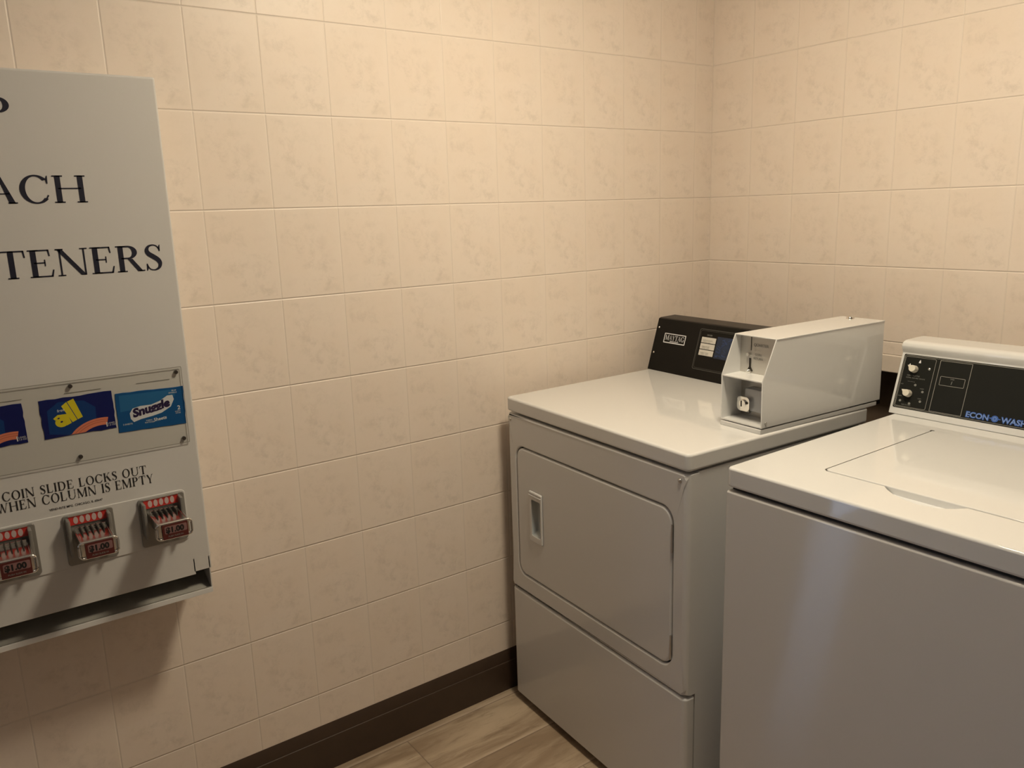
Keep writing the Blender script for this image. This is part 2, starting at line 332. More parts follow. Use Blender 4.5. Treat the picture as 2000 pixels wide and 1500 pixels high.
# ------------------------------------------------------------ lettering
def serif_glyph(ch):
    T, t, sh = 0.185, 0.058, 0.044
    P = []
    def rect(x0, x1, y0, y1): P.append([(x0, y0), (x1, y0), (x1, y1), (x0, y1)])
    def stem(x, w=T, y0=0, y1=1, sb=True, st=True, e=0.085):
        rect(x-w/2, x+w/2, y0, y1)
        if sb: rect(x-w/2-e, x+w/2+e, 0, sh)
        if st: rect(x-w/2-e, x+w/2+e, 1-sh, 1)
    def diag(x0, y0, x1, y1, w): P.append([(x0-w/2, y0), (x0+w/2, y0), (x1+w/2, y1), (x1-w/2, y1)])
    def ser(x, y, e=0.13): rect(x-e, x+e, y, y+sh)
    def arc(cx, cy, rx, ry, a0, a1, wh=T, wv=t, n=26):
        for i in range(n):
            q = []
            for a in (a0+(a1-a0)*i/n, a0+(a1-a0)*(i+1)/n):
                a = math.radians(a); c, s = math.cos(a), math.sin(a)
                q.append(((cx+rx*c, cy+ry*s), (cx+(rx-wh)*c, cy+(ry-wv)*s)))
            P.append([q[0][0], q[1][0], q[1][1], q[0][1]])
    if ch == 'I': stem(.19); w = .38
    elif ch == 'L': stem(.19); rect(.19, .74, 0, sh+.01); P.append([(.66, 0), (.74, 0), (.80, .27), (.76, .27)]); w = .84
    elif ch in 'EF':
        stem(.19); rect(.19, .72, 1-sh-.005, 1); P.append([(.72, 1), (.66, 1), (.70, .76), (.745, .76)])
        rect(.19, .56, .50, .545); P.append([(.53, .40), (.57, .40), (.57, .64), (.53, .64)])
        if ch == 'E': rect(.19, .76, 0, sh+.005); P.append([(.70, 0), (.77, 0), (.83, .26), (.785, .26)])
        w = .86
    elif ch == 'H': stem(.20); stem(.96); rect(.2, .96, .50, .545); w = 1.16
    elif ch == 'T':
        stem(.48, st=False); rect(.05, .91, 1-sh-.005, 1)
        P.append([(.05, 1), (.11, 1), (.07, .74), (.02, .74)]); P.append([(.91, 1), (.85, 1), (.89, .74), (.94, .74)]); w = .96
    elif ch == 'N':
        stem(.16, t, e=.10); stem(.98, t, sb=False, e=.10); diag(.92, 0, .16, 1, .21); rect(.02, .16, 1-sh, 1); w = 1.14
        P[-2] = [(.82, 0), (1.005, 0), (.235, 1), (.05, 1)]
    elif ch == 'M':
        stem(.16, t, e=.10); stem(1.14, T, e=.08); P.append([(.06, 1), (.27, 1), (.70, .12), (.60, 0)])
        P.append([(.60, 0), (.66, 0), (1.14, 1), (1.06, 1)]); w = 1.32
    elif ch == 'A':
        P.append([(.10, 0), (.155, 0), (.56, 1), (.50, 1)]); P.append([(.76, 0), (.96, 0), (.57, 1), (.47, 1)])
        rect(.24, .80, .33, .37); ser(.13, 0, .12); ser(.87, 0, .15); w = 1.03
    elif ch == 'V' or ch == 'Y' or ch == 'W':
        if ch == 'V': P.append([(.08, 1), (.28, 1), (.56, 0), (.48, 0)]); P.append([(.50, 0), (.56, 0), (.92, 1), (.86, 1)]); ser(.18, 1-sh); ser(.88, 1-sh, .11); w = 1.0
        if ch == 'Y':
            rect(.42, .58, 0, .47); ser(.50, 0, .16); P.append([(.07, 1), (.26, 1), (.58, .42), (.42, .42)])
            P.append([(.53, .44), (.58, .44), (.88, 1), (.82, 1)]); ser(.17, 1-sh); ser(.85, 1-sh, .11); w = .97
        if ch == 'W':
            for k in (0, .50):
                P.append([(.08+k, 1), (.26+k, 1), (.50+k, 0), (.43+k, 0)]); P.append([(.44+k, 0), (.50+k, 0), (.72+k+(.1 if k else 0), 1), (.665+k+(.1 if k else 0), 1)])
            ser(.17, 1-sh); ser(.67, 1-sh, .1); ser(1.29, 1-sh, .11); w = 1.40
    elif ch == 'O': arc(.56, .5, .52, .525, 0, 360, n=44); w = 1.12
    elif ch in 'CG':
        arc(.56, .5, .52, .525, 42, 318, n=36)
        P.append([(.93, .70), (.975, .70), (.985, 1.0), (.95, .98), (.90, .86)])
        if ch == 'C': P.append([(.93, .30), (.975, .27), (.88, .12), (.86, .17)])
        else: rect(.82, .98, .05, .42); rect(.72, 1.06, .40, .44)
        w = 1.05 if ch == 'C' else 1.12
    elif ch == 'D': stem(.19); arc(.48, .5, .52, .5, -90, 90); rect(.19, .50, 0, t); rect(.19, .50, 1-t, 1); w = 1.08
    elif ch in 'PRB':
        stem(.19, sb=True); r = .255 if ch != 'B' else .235
        arc(.45, 1-r-.0, .34, r, -90, 90); rect(.19, .47, 1-t, 1); rect(.19, .47, 1-2*r, 1-2*r+t)
        w = .86
        if ch == 'R': P.append([(.42, .49), (.60, .49), (.95, 0), (.76, 0)]); rect(.80, 1.02, 0, sh); w = .98
        if ch == 'B': arc(.47, .265, .38, .265, -90, 90); rect(.19, .48, 0, t); w = .93
    elif ch == 'K':
        stem(.19); P.append([(.24, .42), (.30, .42), (.80, 1), (.73, 1)]); P.append([(.38, .54), (.53, .66), (.98, 0), (.76, 0)])
        ser(.77, 1-sh, .12); ser(.88, 0, .15); w = 1.04
    elif ch == 'U': stem(.22, y0=.33, sb=False); stem(.96, t, y0=.33, sb=False, e=.10); arc(.565, .36, .43, .385, 180, 360, wh=.10); w = 1.14
    elif ch == 'S':
        pts = [(.60, .80, .03), (.52, .93, .045), (.37, .985, .05), (.20, .93, .09), (.13, .79, .15), (.19, .65, .18), (.36, .53, .185), (.52, .40, .18), (.585, .26, .15), (.53, .10, .10), (.36, .015, .05), (.19, .06, .045), (.10, .22, .03)]
        sm = []
        for i in range(len(pts)-1):
            p0, p1, p2, p3 = pts[max(i-1, 0)], pts[i], pts[i+1], pts[min(i+2, len(pts)-1)]
            for k in range(4):
                s = k/4
                sm.append(tuple(.5*((2*p1[j])+(-p0[j]+p2[j])*s+(2*p0[j]-5*p1[j]+4*p2[j]-p3[j])*s*s+(-p0[j]+3*p1[j]-3*p2[j]+p3[j])*s**3) for j in range(3)))
        sm.append(pts[-1]); L = []
        for i, p in enumerate(sm):
            a, c = sm[max(i-1, 0)], sm[min(i+1, len(sm)-1)]
            dx, dy = c[0]-a[0], c[1]-a[1]; l = math.hypot(dx, dy); nx, ny = -dy/l, dx/l
            L.append(((p[0]+nx*p[2]/2, p[1]+ny*p[2]/2), (p[0]-nx*p[2]/2, p[1]-ny*p[2]/2)))
        for i in range(len(L)-1): P.append([L[i][0], L[i+1][0], L[i+1][1], L[i][1]])
        P.append([(.585, .74), (.625, .74), (.64, 1), (.60, .97), (.55, .88)]); P.append([(.07, .27), (.11, .27), (.15, .12), (.09, .0), (.06, .0)])
        w = .72
    elif ch == '.': rect(.08, .22, 0, .14); w = .30
    elif ch == ',': rect(.08, .2, -.14, .12); w = .30
    elif ch == '-': rect(.05, .38, .38, .44); w = .43
    elif ch == ' ': w = .48
    else: w = .5
    return P, w
def serif_text(bm, s, height, fn, space=0.06, condense=1.0):
    """fn maps (a, b) in metres to xyz"""
    x = 0.0
    for ch in s:
        P, w = serif_glyph(ch)
        for poly in P:
            vs = [bm.verts.new(Vector(fn((x+p[0])*height*condense, p[1]*height))) for p in poly]
            try: bm.faces.new(vs)
            except ValueError: pass
        x += w+space
    return x*height*condense
def serif_len(s, height, space=0.06, condense=1.0): return sum(serif_glyph(c)[1]+space for c in s)*height*condense
def sans_text(bm, s, height, fn, bold=0.0, shear=0.0, spacing=1.0, squash=1.0, align='LEFT'):
    c = bpy.data.curves.new('t', 'FONT'); c.body = s; c.size = 1; c.offset = bold; c.shear = shear
    c.space_character = spacing; c.align_x = align; c.resolution_u = 3; c.fill_mode = 'FRONT'
    o = bpy.data.objects.new('t', c); COL.objects.link(o)
    dg = bpy.context.evaluated_depsgraph_get(); me = bpy.data.meshes.new_from_object(o.evaluated_get(dg))
    b = new_bm(); b.from_mesh(me); k = height/0.70
    for v in b.verts: v.co = Vector(fn(v.co.x*k*squash, v.co.y*k))
    merge(bm, b)
    bpy.data.objects.remove(o); bpy.data.curves.remove(c); bpy.data.meshes.remove(me)
def flat(bm, pts, fn):
    vs = [bm.verts.new(Vector(fn(*p))) for p in pts]; bm.faces.new(vs)

# ============================================================ THE ROOM
RX, RY, RZ = 2.75, -3.9, 2.34
b = new_bm(); box(b, -0.12, RX+.1, RY-.1, 0.25, -0.1, 0); struct('floor', b, M['floor'])
b = new_bm(); box(b, -0.12, RX+.1, RY-.1, 0.15, RZ, RZ+.1); struct('ceiling', b, M['ceiling'])
b = new_bm()
box(b, -0.12, 0, DOOR_Y1, 0.15, 0, RZ); box(b, -0.12, 0, RY-.1, DOOR_Y0, 0, RZ); box(b, -0.12, 0, DOOR_Y0, DOOR_Y1, DOOR_Z, RZ)
struct('wall_left', b, M['tile_left'])
b = new_bm(); box(b, 0, RX, 0, 0.15, 0.994, RZ); struct('wall_back', b, M['tile_back'])
b = new_bm(); box(b, 0, RX, -0.003, 0.15, 0.943, 0.993, 0.004, 3); struct('trim_1', b, M['tile_trim'])
b = new_bm(); box(b, 0, RX, 0.11, 0.15, 0, 0.943); struct('trim_2', b, M['recess'])
b = new_bm(); box(b, RX, RX+.1, RY-.1, 0.15, 0, RZ); struct('wall_right', b, M['paint_wall'])
b = new_bm(); box(b, 0, RX, RY-.1, RY, 0, RZ); struct('wall_front', b, M['paint_wall'])
def base_prof(): return [(0, 0), (.012, 0), (.012, .088), (.0105, .091), (.0085, .092), (.0085, .098), (.0075, .108), (.004, .119), (.001, .126), (0, .126)]
b = new_bm(); pr = base_prof()
A = [b.verts.new((p[0], DOOR_Y1+.06, p[1])) for p in pr]; B = [b.verts.new((p[0], 0.0, p[1])) for p in pr]
for i in range(len(pr)): b.faces.new((A[i], A[(i+1) % len(pr)], B[(i+1) % len(pr)], B[i]))
b.faces.new(A[::-1]); b.faces.new(B); bmesh.ops.recalc_face_normals(b, faces=b.faces[:])
bb = struct('baseboard_left', b, M['baseboard'])
# glazed door at the left, behind the viewer's left shoulder
b = new_bm()
for y0, y1, z0, z1 in ((DOOR_Y0, DOOR_Y0+.05, 0, DOOR_Z), (DOOR_Y1-.05, DOOR_Y1, 0, DOOR_Z), (DOOR_Y0+.05, DOOR_Y1-.05, DOOR_Z-.05, DOOR_Z)):
    box(b, -.10, .015, y0, y1, z0, z1, .003)
d = struct('door_1', b, M['grain'])
b = new_bm(); box(b, -.065, -.06, DOOR_Y0+.05, DOOR_Y1-.05, 0.002, DOOR_Z-.05); obj('door_glass', b, M['glass'], d)

# ceiling lamp (above the frame; it lights the room)
lp = thing('ceiling_lamp', 'round flush ceiling lamp with warm opal diffuser above the machines', 'lamp', (LAMP_XY[0], LAMP_XY[1], RZ))
b = new_bm(); cyl(b, (0, 0, -.03), (0, 0, -.001), .17, seg=40, bev=.004); obj('lamp_base', b, M['steel'], lp)
m, t, bs = newmat('opal_diffuser'); bs.inputs['Base Color'].default_value = (.9, .85, .75, 1)
bs.inputs['Emission Color'].default_value = (*LAMP_COLOR, 1); bs.inputs['Emission Strength'].default_value = LAMP_POWER
b = new_bm(); bmesh.ops.create_uvsphere(b, u_segments=32, v_segments=16, radius=.155)
for v in b.verts: v.co.z = v.co.z*.38-.03
bmesh.ops.delete(b, geom=[v for v in b.verts if v.co.z > -.031], context='VERTS')
obj('diffuser', b, m, lp)

# ============================================================ DRYER
DW = 0.6905; ZT = 0.9182
dryer = thing('clothes_dryer', 'white front-loading coin clothes dryer with black slanted console, in the tiled corner', 'dryer', (0.0562, -0.8856, 0), -0.055)
def dwarp(c):
    s = min(max(c.x/DW, 0), 1)
    return Vector((c.x-.056*max(c.y, 0)*(1-s)-.016*max(c.y, 0)*s, c.y, c.z))
def dobj(name, b, m, parent=dryer): return obj(name, b, m, parent, warp=dwarp)
b = new_bm(); box(b, .004, DW-.003, .034, .60, .03, .876); dobj('cabinet_body', b, M['enamel_body'])
b = new_bm(); box(b, .02, DW-.02, .03, .59, .0, .03); dobj('shaded_base', b, M['gap'])  # recessed base, coloured near-black for the shadow under the cabinet
b = new_bm(); box(b, 0, DW, -.001, .615, .8795, ZT, .0065, 4, vert=.012); dobj('top_panel', b, M['enamel'])
# upper front panel with the door opening
b = new_bm()
hole = rrect(.040, .6475, .4165, .7895, .034, 8)
b2 = new_bm(); plate(b2, [(.001, .3655), (DW-.001, .3655), (DW-.001, .8735), (.001, .8735)], [hole], 0, .033, 0, back=False)
es = [e for e in b2.edges if abs(e.verts[0].co.z-e.verts[1].co.z) > .3 and all(v.co.y < 1e-6 and (v.co.x < .002 or v.co.x > DW-.002) for v in e.verts)]
bmesh.ops.bevel(b2, geom=es, offset=.013, segments=6, affect='EDGES', profile=0.5)
es = [e for e in b2.edges if len(e.link_faces) == 2 and e.calc_face_angle(0) > .9 and all(v.co.y < .0131 for v in e.verts)]
bmesh.ops.bevel(b2, geom=es, offset=.0050, segments=4, affect='EDGES', profile=0.5)
merge(b, b2); fp = dobj('front_panel', b, M['enamel_body'])
b = new_bm(); plate(b, rrect(.030, .66, .40, .80, .03), [], .012, .016); dobj('door_gap_shade', b, M['gap'])  # dark sheet painting the shade in the gap round the door
# lower front panel
b = new_bm(); box(b, .001, DW-.001, 0, .033, .022, .3605, .0065, 4, vert=.013); dobj('lower_panel', b, M['enamel_body'])
# door with recessed pull
b = new_bm()
pull = [(.1175, .5545), (.1545, .5545), (.1545, .6535), (.1175, .6535)]
plate(b, rrect(.0432, .6443, .4197, .7863, .031, 8), [pull], 0, .013, .0055, 4)
door = dobj('dryer_door', b, M['enamel_body'])
b = new_bm()
plate(b, rrect(.104, .1625, .535, .678, .004, 3), [rrect(.1165, .1555, .5535, .6545, .003, 3)], -.0048, -.001, .0022)
box(b, .106, .1615, -.0070, -.0045, .6655, .6685, .001); box(b, .106, .1615, -.0062, -.0045, .6730, .6760, .001)
dobj('handle_frame', b, M['enamel_body'], door)
b = new_bm()   # pocket: open box sloping inwards
x0, x1, z0, z1, dp = .1165, .1555, .5535, .6545, .024
vs = [(x0, -.004, z0), (x1, -.004, z0), (x1, -.004, z1), (x0, -.004, z1), (x0+.003, dp-.012, z0+.012), (x1-.003, dp-.014, z0+.012), (x1-.003, dp-.014, z1-.004), (x0+.003, dp-.012, z1-.004)]
V = [b.verts.new(v) for v in vs]
for q in ((0, 1, 5, 4), (1, 2, 6, 5), (2, 3, 7, 6), (3, 0, 4, 7), (4, 5, 6, 7)): b.faces.new([V[i] for i in q])
dobj('handle_pocket', b, M['pocket'], door)
for z0, z1 in ((.690, .7535), (.4385, .4965)):
    b = new_bm(); box(b, .6446, .6474, -.0015, .006, z0, z1, .0006); cyl(b, (.6456, -.0015, z0), (.6456, -.0015, z1), .0017, seg=10)
    dobj('hinge', b, M['steel'], dryer)
for u in (.0165, .6665):
    b = new_bm(); cyl(b, (u, .001, .8575), (u, -.0015, .8575), .0055, seg=20, bev=.0005); dome(b, (u, -.001, .8575), (0, -1, 0), .0042, .6); dobj('panel_screw', b, M['steel'])
# console
CV0, CSL = .5434, .32; CL = math.sqrt(1+CSL*CSL)
def cface(u, s, e=0.0):   # point on the slanted console face, e metres in front of it
    return (u, CV0+s*CSL/CL-e/CL, ZT+s/CL+e*CSL/CL)
b = new_bm()
extrude_profile(b, [(CV0, ZT), (.593, ZT+.1535), (.600, ZT+.1565), (.665, ZT+.158), (.668, ZT)], -.002, DW-.003, .0015)
con = dobj('console', b, M['black'])
def fr_rect(b, u0, u1, s0, s1, w, e, face=cface, r=.006):
    plate(b, rrect(u0, u1, s0, s1, r, 5), [rrect(u0+w, u1-w, s0+w, s1-w, max(r-w, .001), 5)], 0, .0005, fn=lambda a, d, c: face(a, c, e-d))
b = new_bm(); fr_rect(b, .175, .468, .028, .1485, .0022, .0012); fr_rect(b, .1795, .4635, .0325, .144, .001, .0011); dobj('inset_frame', b, mat('dark_grey_moulding', (.055, .055, .05), .35), con)
b = new_bm(); plate(b, rrect(.040, .127, .0895, .1195, .002), [rrect(.0425, .1245, .0925, .117, .001)], 0, .0006, fn=lambda a, d, c: cface(a, c, .0015-d)); 
k = .0775/serif_len('MAYTAG', 1, .05); serif_text(b, 'MAYTAG', .0150, lambda x, y: cface(.0448+x, .0990+y, .0012), .05, condense=k/.0150)
box_c = [(.066, .0945), (.101, .0945), (.101, .0965), (.066, .0965)]; flat(b, box_c, lambda x, y: cface(x, y, .0012))
dobj('badge', b, M['white_ink'], con)
b = new_bm()
for i in range(3): plate(b, rrect(.188, .241, .071+.0186*i, .0875+.0186*i, .001), [], 0, .0004, fn=lambda a, d, c: cface(a, c, .0012-d))
dobj('instruction_label', b, M['brownwhite'], con)
b = new_bm()
sans_text(b, 'DRYER', .0045, lambda x, y: cface(.205+x, .129+y, .0013), .01)
dobj('console_heading', b, M['grey_ink'], con)
b = new_bm()
for i, txt in enumerate(('ROTATE KNOB', 'PRESS START', 'INSERT COIN')):
    sans_text(b, txt, .0036, lambda x, y: cface(.194+x, .0765+.0186*(2-i)+y, .0018))
    sans_text(b, 'NORMAL  WARM', .0024, lambda x, y: cface(.196+x, .0728+.0186*(2-i)+y, .0018))
dobj('label_print', b, M['grey_ink'], con)
b = new_bm(); plate(b, rrect(.245, .330, .068, .131, .002), [], 0, .0004, fn=lambda a, d, c: cface(a, c, .0011-d)); bl = dobj('blue_graphic', b, M['blue_graphic'], con)
b = new_bm()
for i in range(26):
    u, s = random.uniform(.249, .30), random.uniform(.072, .125); w = random.uniform(.004, .014); h = random.uniform(.001, .003); a = random.uniform(-.9, .6)
    flat(b, [(u, s), (u+w, s+w*a), (u+w, s+w*a+h), (u, s+h)], lambda x, y: cface(min(x, .328), min(max(y, .07), .129), .0016+.00001*i))
dobj('blue_pattern', b, mat('dim_blue_print', (.02, .05, .15), .4), con)
for s in (.134, .055):
    b = new_bm(); c = cface(.0105, s, .001); dome(b, c, (0, -1, CSL), .0032, .6); dobj('console_screw', b, M['chrome'], con)

# ============================================================ COIN BOX (bolted meter case, stands on the dryer top)
CU0, CU1, CVF, CVB = .5635, .6815, .2275, .658
Z0 = ZT+.0002
zb, zk, zt2 = Z0+.0125, Z0+.117, Z0+.2065
vk, vt = CVF-.001, CVF+.040
prof = [(CVF, zb), (vk, zk), (vt, zt2), (CVB, zt2+.002), (CVB, zb)]
b = new_bm()
for ua, ub in ((CU0, CU0+.003), (CU1-.003, CU1)): extrude_profile(b, prof, ua, ub, .0012)
extrude_profile(b, [(vt, zt2-.0025), (vt, zt2+.0005), (CVB, zt2+.0025), (CVB, zt2-.0005)], CU0, CU1+.001, .001)
extrude_profile(b, [(CVB-.003, zb), (CVB-.003, zt2), (CVB, zt2), (CVB, zb)], CU0+.003, CU1-.003)
extrude_profile(b, [(CVF+.001, zb), (CVF+.001, zb+.003), (CVB-.003, zb+.003), (CVB-.003, zb)], CU0+.003, CU1-.003)
extrude_profile(b, [(vk+.001, zk-.003), (vk+.001, zk), (.30, zk), (.30, zk-.003)], CU0+.003, CU1-.003, .0006)
coin = obj('coin_meter_box', b, M['enamel'], dryer); coin['label'] = 'white steel coin meter box with open recessed front on the dryer top'
b = new_bm(); extrude_profile(b, [(CVF-.002, Z0), (CVF-.002, Z0+.010), (CVB-.012, Z0+.010), (CVB-.012, Z0)], CU0+.001, CU1-.0005, .001); obj('base_plate', b, M['enamel'], coin)
PV = .285
b = new_bm(); extrude_profile(b, [(PV, zk), (PV, zt2-.003), (PV+.003, zt2-.003), (PV+.003, zk)], CU0+.003, CU1-.003)
cplate = obj('coin_plate', b, mat('satin_coin_plate', (.56, .54, .50), .35, .35), coin)
b = new_bm()
def pf(u, z, e=.0006): return (u, PV-e, z)
sl = [(.5965, 1.088), (.5985, 1.088), (.5985, 1.122), (.5965, 1.122)]; flat(b, sl, pf)
flat(b, [(.5925, 1.048), (.5985, 1.048), (.5985, 1.0700), (.5925, 1.0700)], pf)
flat(b, [(.5925, 1.050), (.5985, 1.048), (.5925, 1.0385), (.5865, 1.0405)], pf)
flat(b, [(.5925, 1.050), (.5985, 1.050), (.604, 1.041), (.600, 1.039)], pf)
obj('coin_slot', b, M['gap'], coin)
b = new_bm(); cyl(b, (.5925, PV-.007, 1.0785), (.5925, PV, 1.0785), .0042, seg=20, bev=.0008); obj('coin_button', b, M['chrome'], coin)
b = new_bm(); cyl(b, (.5915, PV-.006, 1.0395), (.5945, PV, 1.0395), .0055, seg=20, bev=.0008); obj('return_knob', b, M['chrome'], coin)
b = new_bm()
sans_text(b, 'QUARTER', .0065, lambda x, y: pf(.6045+x, 1.099+y), .008); obj('slot_print', b, M['grey_ink'], coin)
b = new_bm()
sans_text(b, 'COIN', .0050, lambda x, y: pf(.6085+x, 1.0775+y), .008); sans_text(b, 'RETURN', .0050, lambda x, y: pf(.6045+x, 1.0685+y), .008)
obj('return_print', b, M['grey_ink'], coin)
b = new_bm(); extrude_profile(b, [(PV+.006, zb+.003), (PV+.006, zk-.003), (PV+.009, zk-.003), (PV+.009, zb+.003)], CU0+.003, CU1-.003); obj('lock_plate', b, M['steel'], coin)
b = new_bm(); box(b, .5975, .655, PV-.018, PV+.006, .952, 1.004, .003, 2); vault = obj('coin_vault_door', b, mat('blue_grey_casting', (.33, .34, .36), .3, .5), coin)
b = new_bm(); plate(b, rrect(.5835, .6185, .9515, .9845, .009, 5), [], PV-.026, PV-.017, .002); cyl(b, (.601, PV-.030, .969), (.601, PV-.025, .969), .0095, seg=28, bev=.001); lk = obj('lock', b, M['chrome'], coin)
b = new_bm(); plate(b, rrect(.5975, .6005, .962, .976, .0012, 3), [], PV-.0306, PV-.030); cyl(b, (.6125, PV-.0266, .972), (.6125, PV-.026, .972), .003, seg=16); obj('keyhole', b, M['gap'], coin)
b = new_bm(); dome(b, (.590, PV+.004, .944), (0, -1, 0), .0055, .7); obj('plate_bolt', b, M['chrome'], coin)
b = new_bm(); flat(b, [(.588, zk-.003), (.594, zk-.003), (.591, zk-.010)], lambda x, y: (x, PV+.005, y)); obj('notch', b, M['white_ink'], coin)
b = new_bm(); dome(b, (.6041, .634, zt2+.0025), (0, 0, 1), .0095, .75); cyl(b, (.6041, .634, zt2), (.6041, .634, zt2+.003), .0105, seg=24, bev=.0008); obj('top_stud', b, M['chrome'], coin)
b = new_bm(); cyl(b, (CU1, .2405, zb+.0105), (CU1+.0015, .2405, zb+.0105), .0035, seg=18, bev=.0005); obj('side_screw', b, M['steel'], coin)

# ============================================================ WASHER
WW, WZ = .654, .914
washer = thing('washing_machine', 'white top-loading washing machine with white-framed black console, right of the dryer', 'washer', (0.834, -0.9153, 0), 0.0054)
b = new_bm(); box(b, .004, WW-.004, .03, .62, .03, .868); obj('cabinet_body', b, M['enamel_body'], washer)
b = new_bm(); box(b, .02, WW-.02, .02, .60, 0, .03); obj('shaded_base', b, M['gap'], washer)  # base block whose dark colour imitates the shade beneath the washer
b = new_bm(); box(b, 0, WW, 0, .032, .022, .8665, .0055, 4, vert=.006); obj('front_panel', b, M['brushed_enamel'], washer)
# top with lid opening and finger scoop
LU0, LU1, LV0, LV1 = .1325, .5215, .1175, .526
sc = [(.2556, LV0), (.268, .104), (.2902, .088), (.315, .078), (.338, .0735), (.3683, .082), (.386, .098), (.3984, LV0)]
hole = [(LU0, LV1), (LU0, LV0+.008), (LU0+.008, LV0)]+sc+[(LU1-.008, LV0), (LU1, LV0+.008), (LU1, LV1)]
b = new_bm(); box(b, 0, WW, 0, .625, WZ-.040, WZ, .0055, 4, vert=.012)
b.faces.ensure_lookup_table()
tf = max([f for f in b.faces if f.normal.z > .99], key=lambda f: f.calc_area())
loop = [(v.co.x, v.co.y) for v in tf.verts]; bmesh.ops.delete(b, geom=[tf], context='FACES_ONLY')
b2 = new_bm(); plate(b2, loop, [hole], 0, 0, fn=lambda a, d, c: (a, c, WZ))
merge(b, b2); bmesh.ops.remove_doubles(b, verts=b.verts[:], dist=1e-6)
hv = [b.verts.new((p[0], p[1], WZ)) for p in hole]; hl = [b.verts.new((p[0], p[1], WZ-.018)) for p in hole]
for i in range(len(hole)): b.faces.new((hv[i], hv[(i+1) % len(hole)], hl[(i+1) % len(hole)], hl[i]))
bmesh.ops.recalc_face_normals(b, faces=b.faces[:])
obj('top_panel', b, M['enamel'], washer)
b = new_bm(); box(b, .01, WW-.01, .01, .62, .8685, .8735); obj('seam_strip', b, M['gap'], washer)
b = new_bm()
plate(b, [(LU0+.0028, LV1-.002), (LU0+.0028, LV0+.010), (LU0+.010, LV0+.0028), (LU1-.010, LV0+.0028), (LU1-.0028, LV0+.010), (LU1-.0028, LV1-.002)], [], 0, .014, .0022, fn=lambda a, d, c: (a, c, WZ+.0012-d))
lid = obj('lid', b, M['enamel'], washer)
b = new_bm(); top = [(p[0], p[1], WZ-.001) for p in sc]; n = len(sc)
mid = [((p[0]-.327)*.80+.327, LV0-(LV0-p[1])*.55, WZ-.011) for p in sc]; inn = [((p[0]-.327)*.72+.327, LV0+.02, WZ-.013) for p in sc]
R3 = [[b.verts.new(p) for p in L] for L in (top, mid, inn)]
for L0, L1 in ((R3[0], R3[1]), (R3[1], R3[2])):
    for i in range(n-1): b.faces.new((L0[i], L0[i+1], L1[i+1], L1[i]))
bmesh.ops.recalc_face_normals(b, faces=b.faces[:]); obj('finger_scoop', b, M['inner_white'], washer)
b = new_bm(); box(b, LU0-.008, LU1+.008, LV0-.008, LV1+.008, WZ-.03, WZ-.0155); obj('lid_recess', b, M['gap'], washer)
for u in (LU0+.002, LU1-.002):
    b = new_bm(); box(b, u-.004, u+.004, LV1-.004, LV1+.004, WZ-.010, WZ+.0006, .0008); obj('lid_hinge', b, M['darkmetal'], washer)
# console
WV0, WSL = .607, .336; WL = math.sqrt(1+WSL*WSL)
def wface(u, s, e=0.0): return (u, WV0+s*WSL/WL-e/WL, WZ+s/WL+e*WSL/WL)
UO = -.011
b = new_bm()
extrude_profile(b, [(WV0, WZ+.0005), wface(0, .1485)[1:], (WV0+.0425, WZ+.1500), (WV0+.0405, WZ+.1575), (WV0+.0430, WZ+.1640), (WV0+.0490, WZ+.1680), (WV0+.0600, WZ+.1700), (.742, WZ+.1705), (.750, WZ+.166), (.752, WZ+.0005)], UO, UO+WW, .0022, 3)
wc = obj('console', b, M['enamel'], washer)
b = new_bm(); plate(b, rrect(-.004, .640, .0165, .1455, .003, 4), [], 0, .0006, fn=lambda a, d, c: wface(a, c, .0009-d)); cp = obj('control_panel', b, M['black2'], washer)
b = new_bm()
def wfr(u0, u1, s0, s1, w, e=.0014, r=.004): plate(b, rrect(u0, u1, s0, s1, r, 5), [rrect(u0+w, u1-w, s0+w, s1-w, max(r-w, .0005), 5)], 0, .0004, fn=lambda a, d, c: wface(a, c, e-d))
wfr(-.002, .638, .0185, .1435, .0009); wfr(.0005, .0725, .0208, .1405, .0008, .0015, .0035); wfr(.0815, .1525, .0208, .1405, .0010, .0015, .0005); wfr(.0895, .1445, .0835, .1045, .0009, .0016, .002)
obj('panel_outline', b, mat('silver_ink', (.30, .29, .26), .4), washer)
def fit_text(b, txt, h, u0, u1, s0, e, bold=0.0):
    tb = new_bm(); sans_text(tb, txt, h, lambda x, y: (x, y, 0), bold)
    xs = [v.co.x for v in tb.verts]; lo, hi = min(xs), max(xs)
    for v in tb.verts: v.co = Vector(wface(u0+(v.co.x-lo)/(hi-lo)*(u1-u0), s0+v.co.y, e))
    merge(b, tb)
b = new_bm()
fit_text(b, 'ECON', .0125, .1620, .2105, .0228, .0020, .05); fit_text(b, 'WASH', .0125, .2345, .2860, .0228, .0020, .05)
cyl(b, wface(.2224, .0288, .0012), wface(.2224, .0288, .0020), .0072, seg=24)
flat(b, [(.2115, .0278), (.2340, .0278), (.2340, .0302), (.2115, .0302)], lambda x, y: wface(x, y, .0019))
obj('blue_lettering', b, M['blue_ink'], washer)
b = new_bm()
fit_text(b, 'ECON', .0105, .1635, .2090, .0238, .0024); fit_text(b, 'O', .0088, .2187, .2262, .0246, .0024); fit_text(b, 'WASH', .0105, .2360, .2845, .0238, .0024)
obj('blue_lettering_face', b, M['paleblue_ink'], washer)
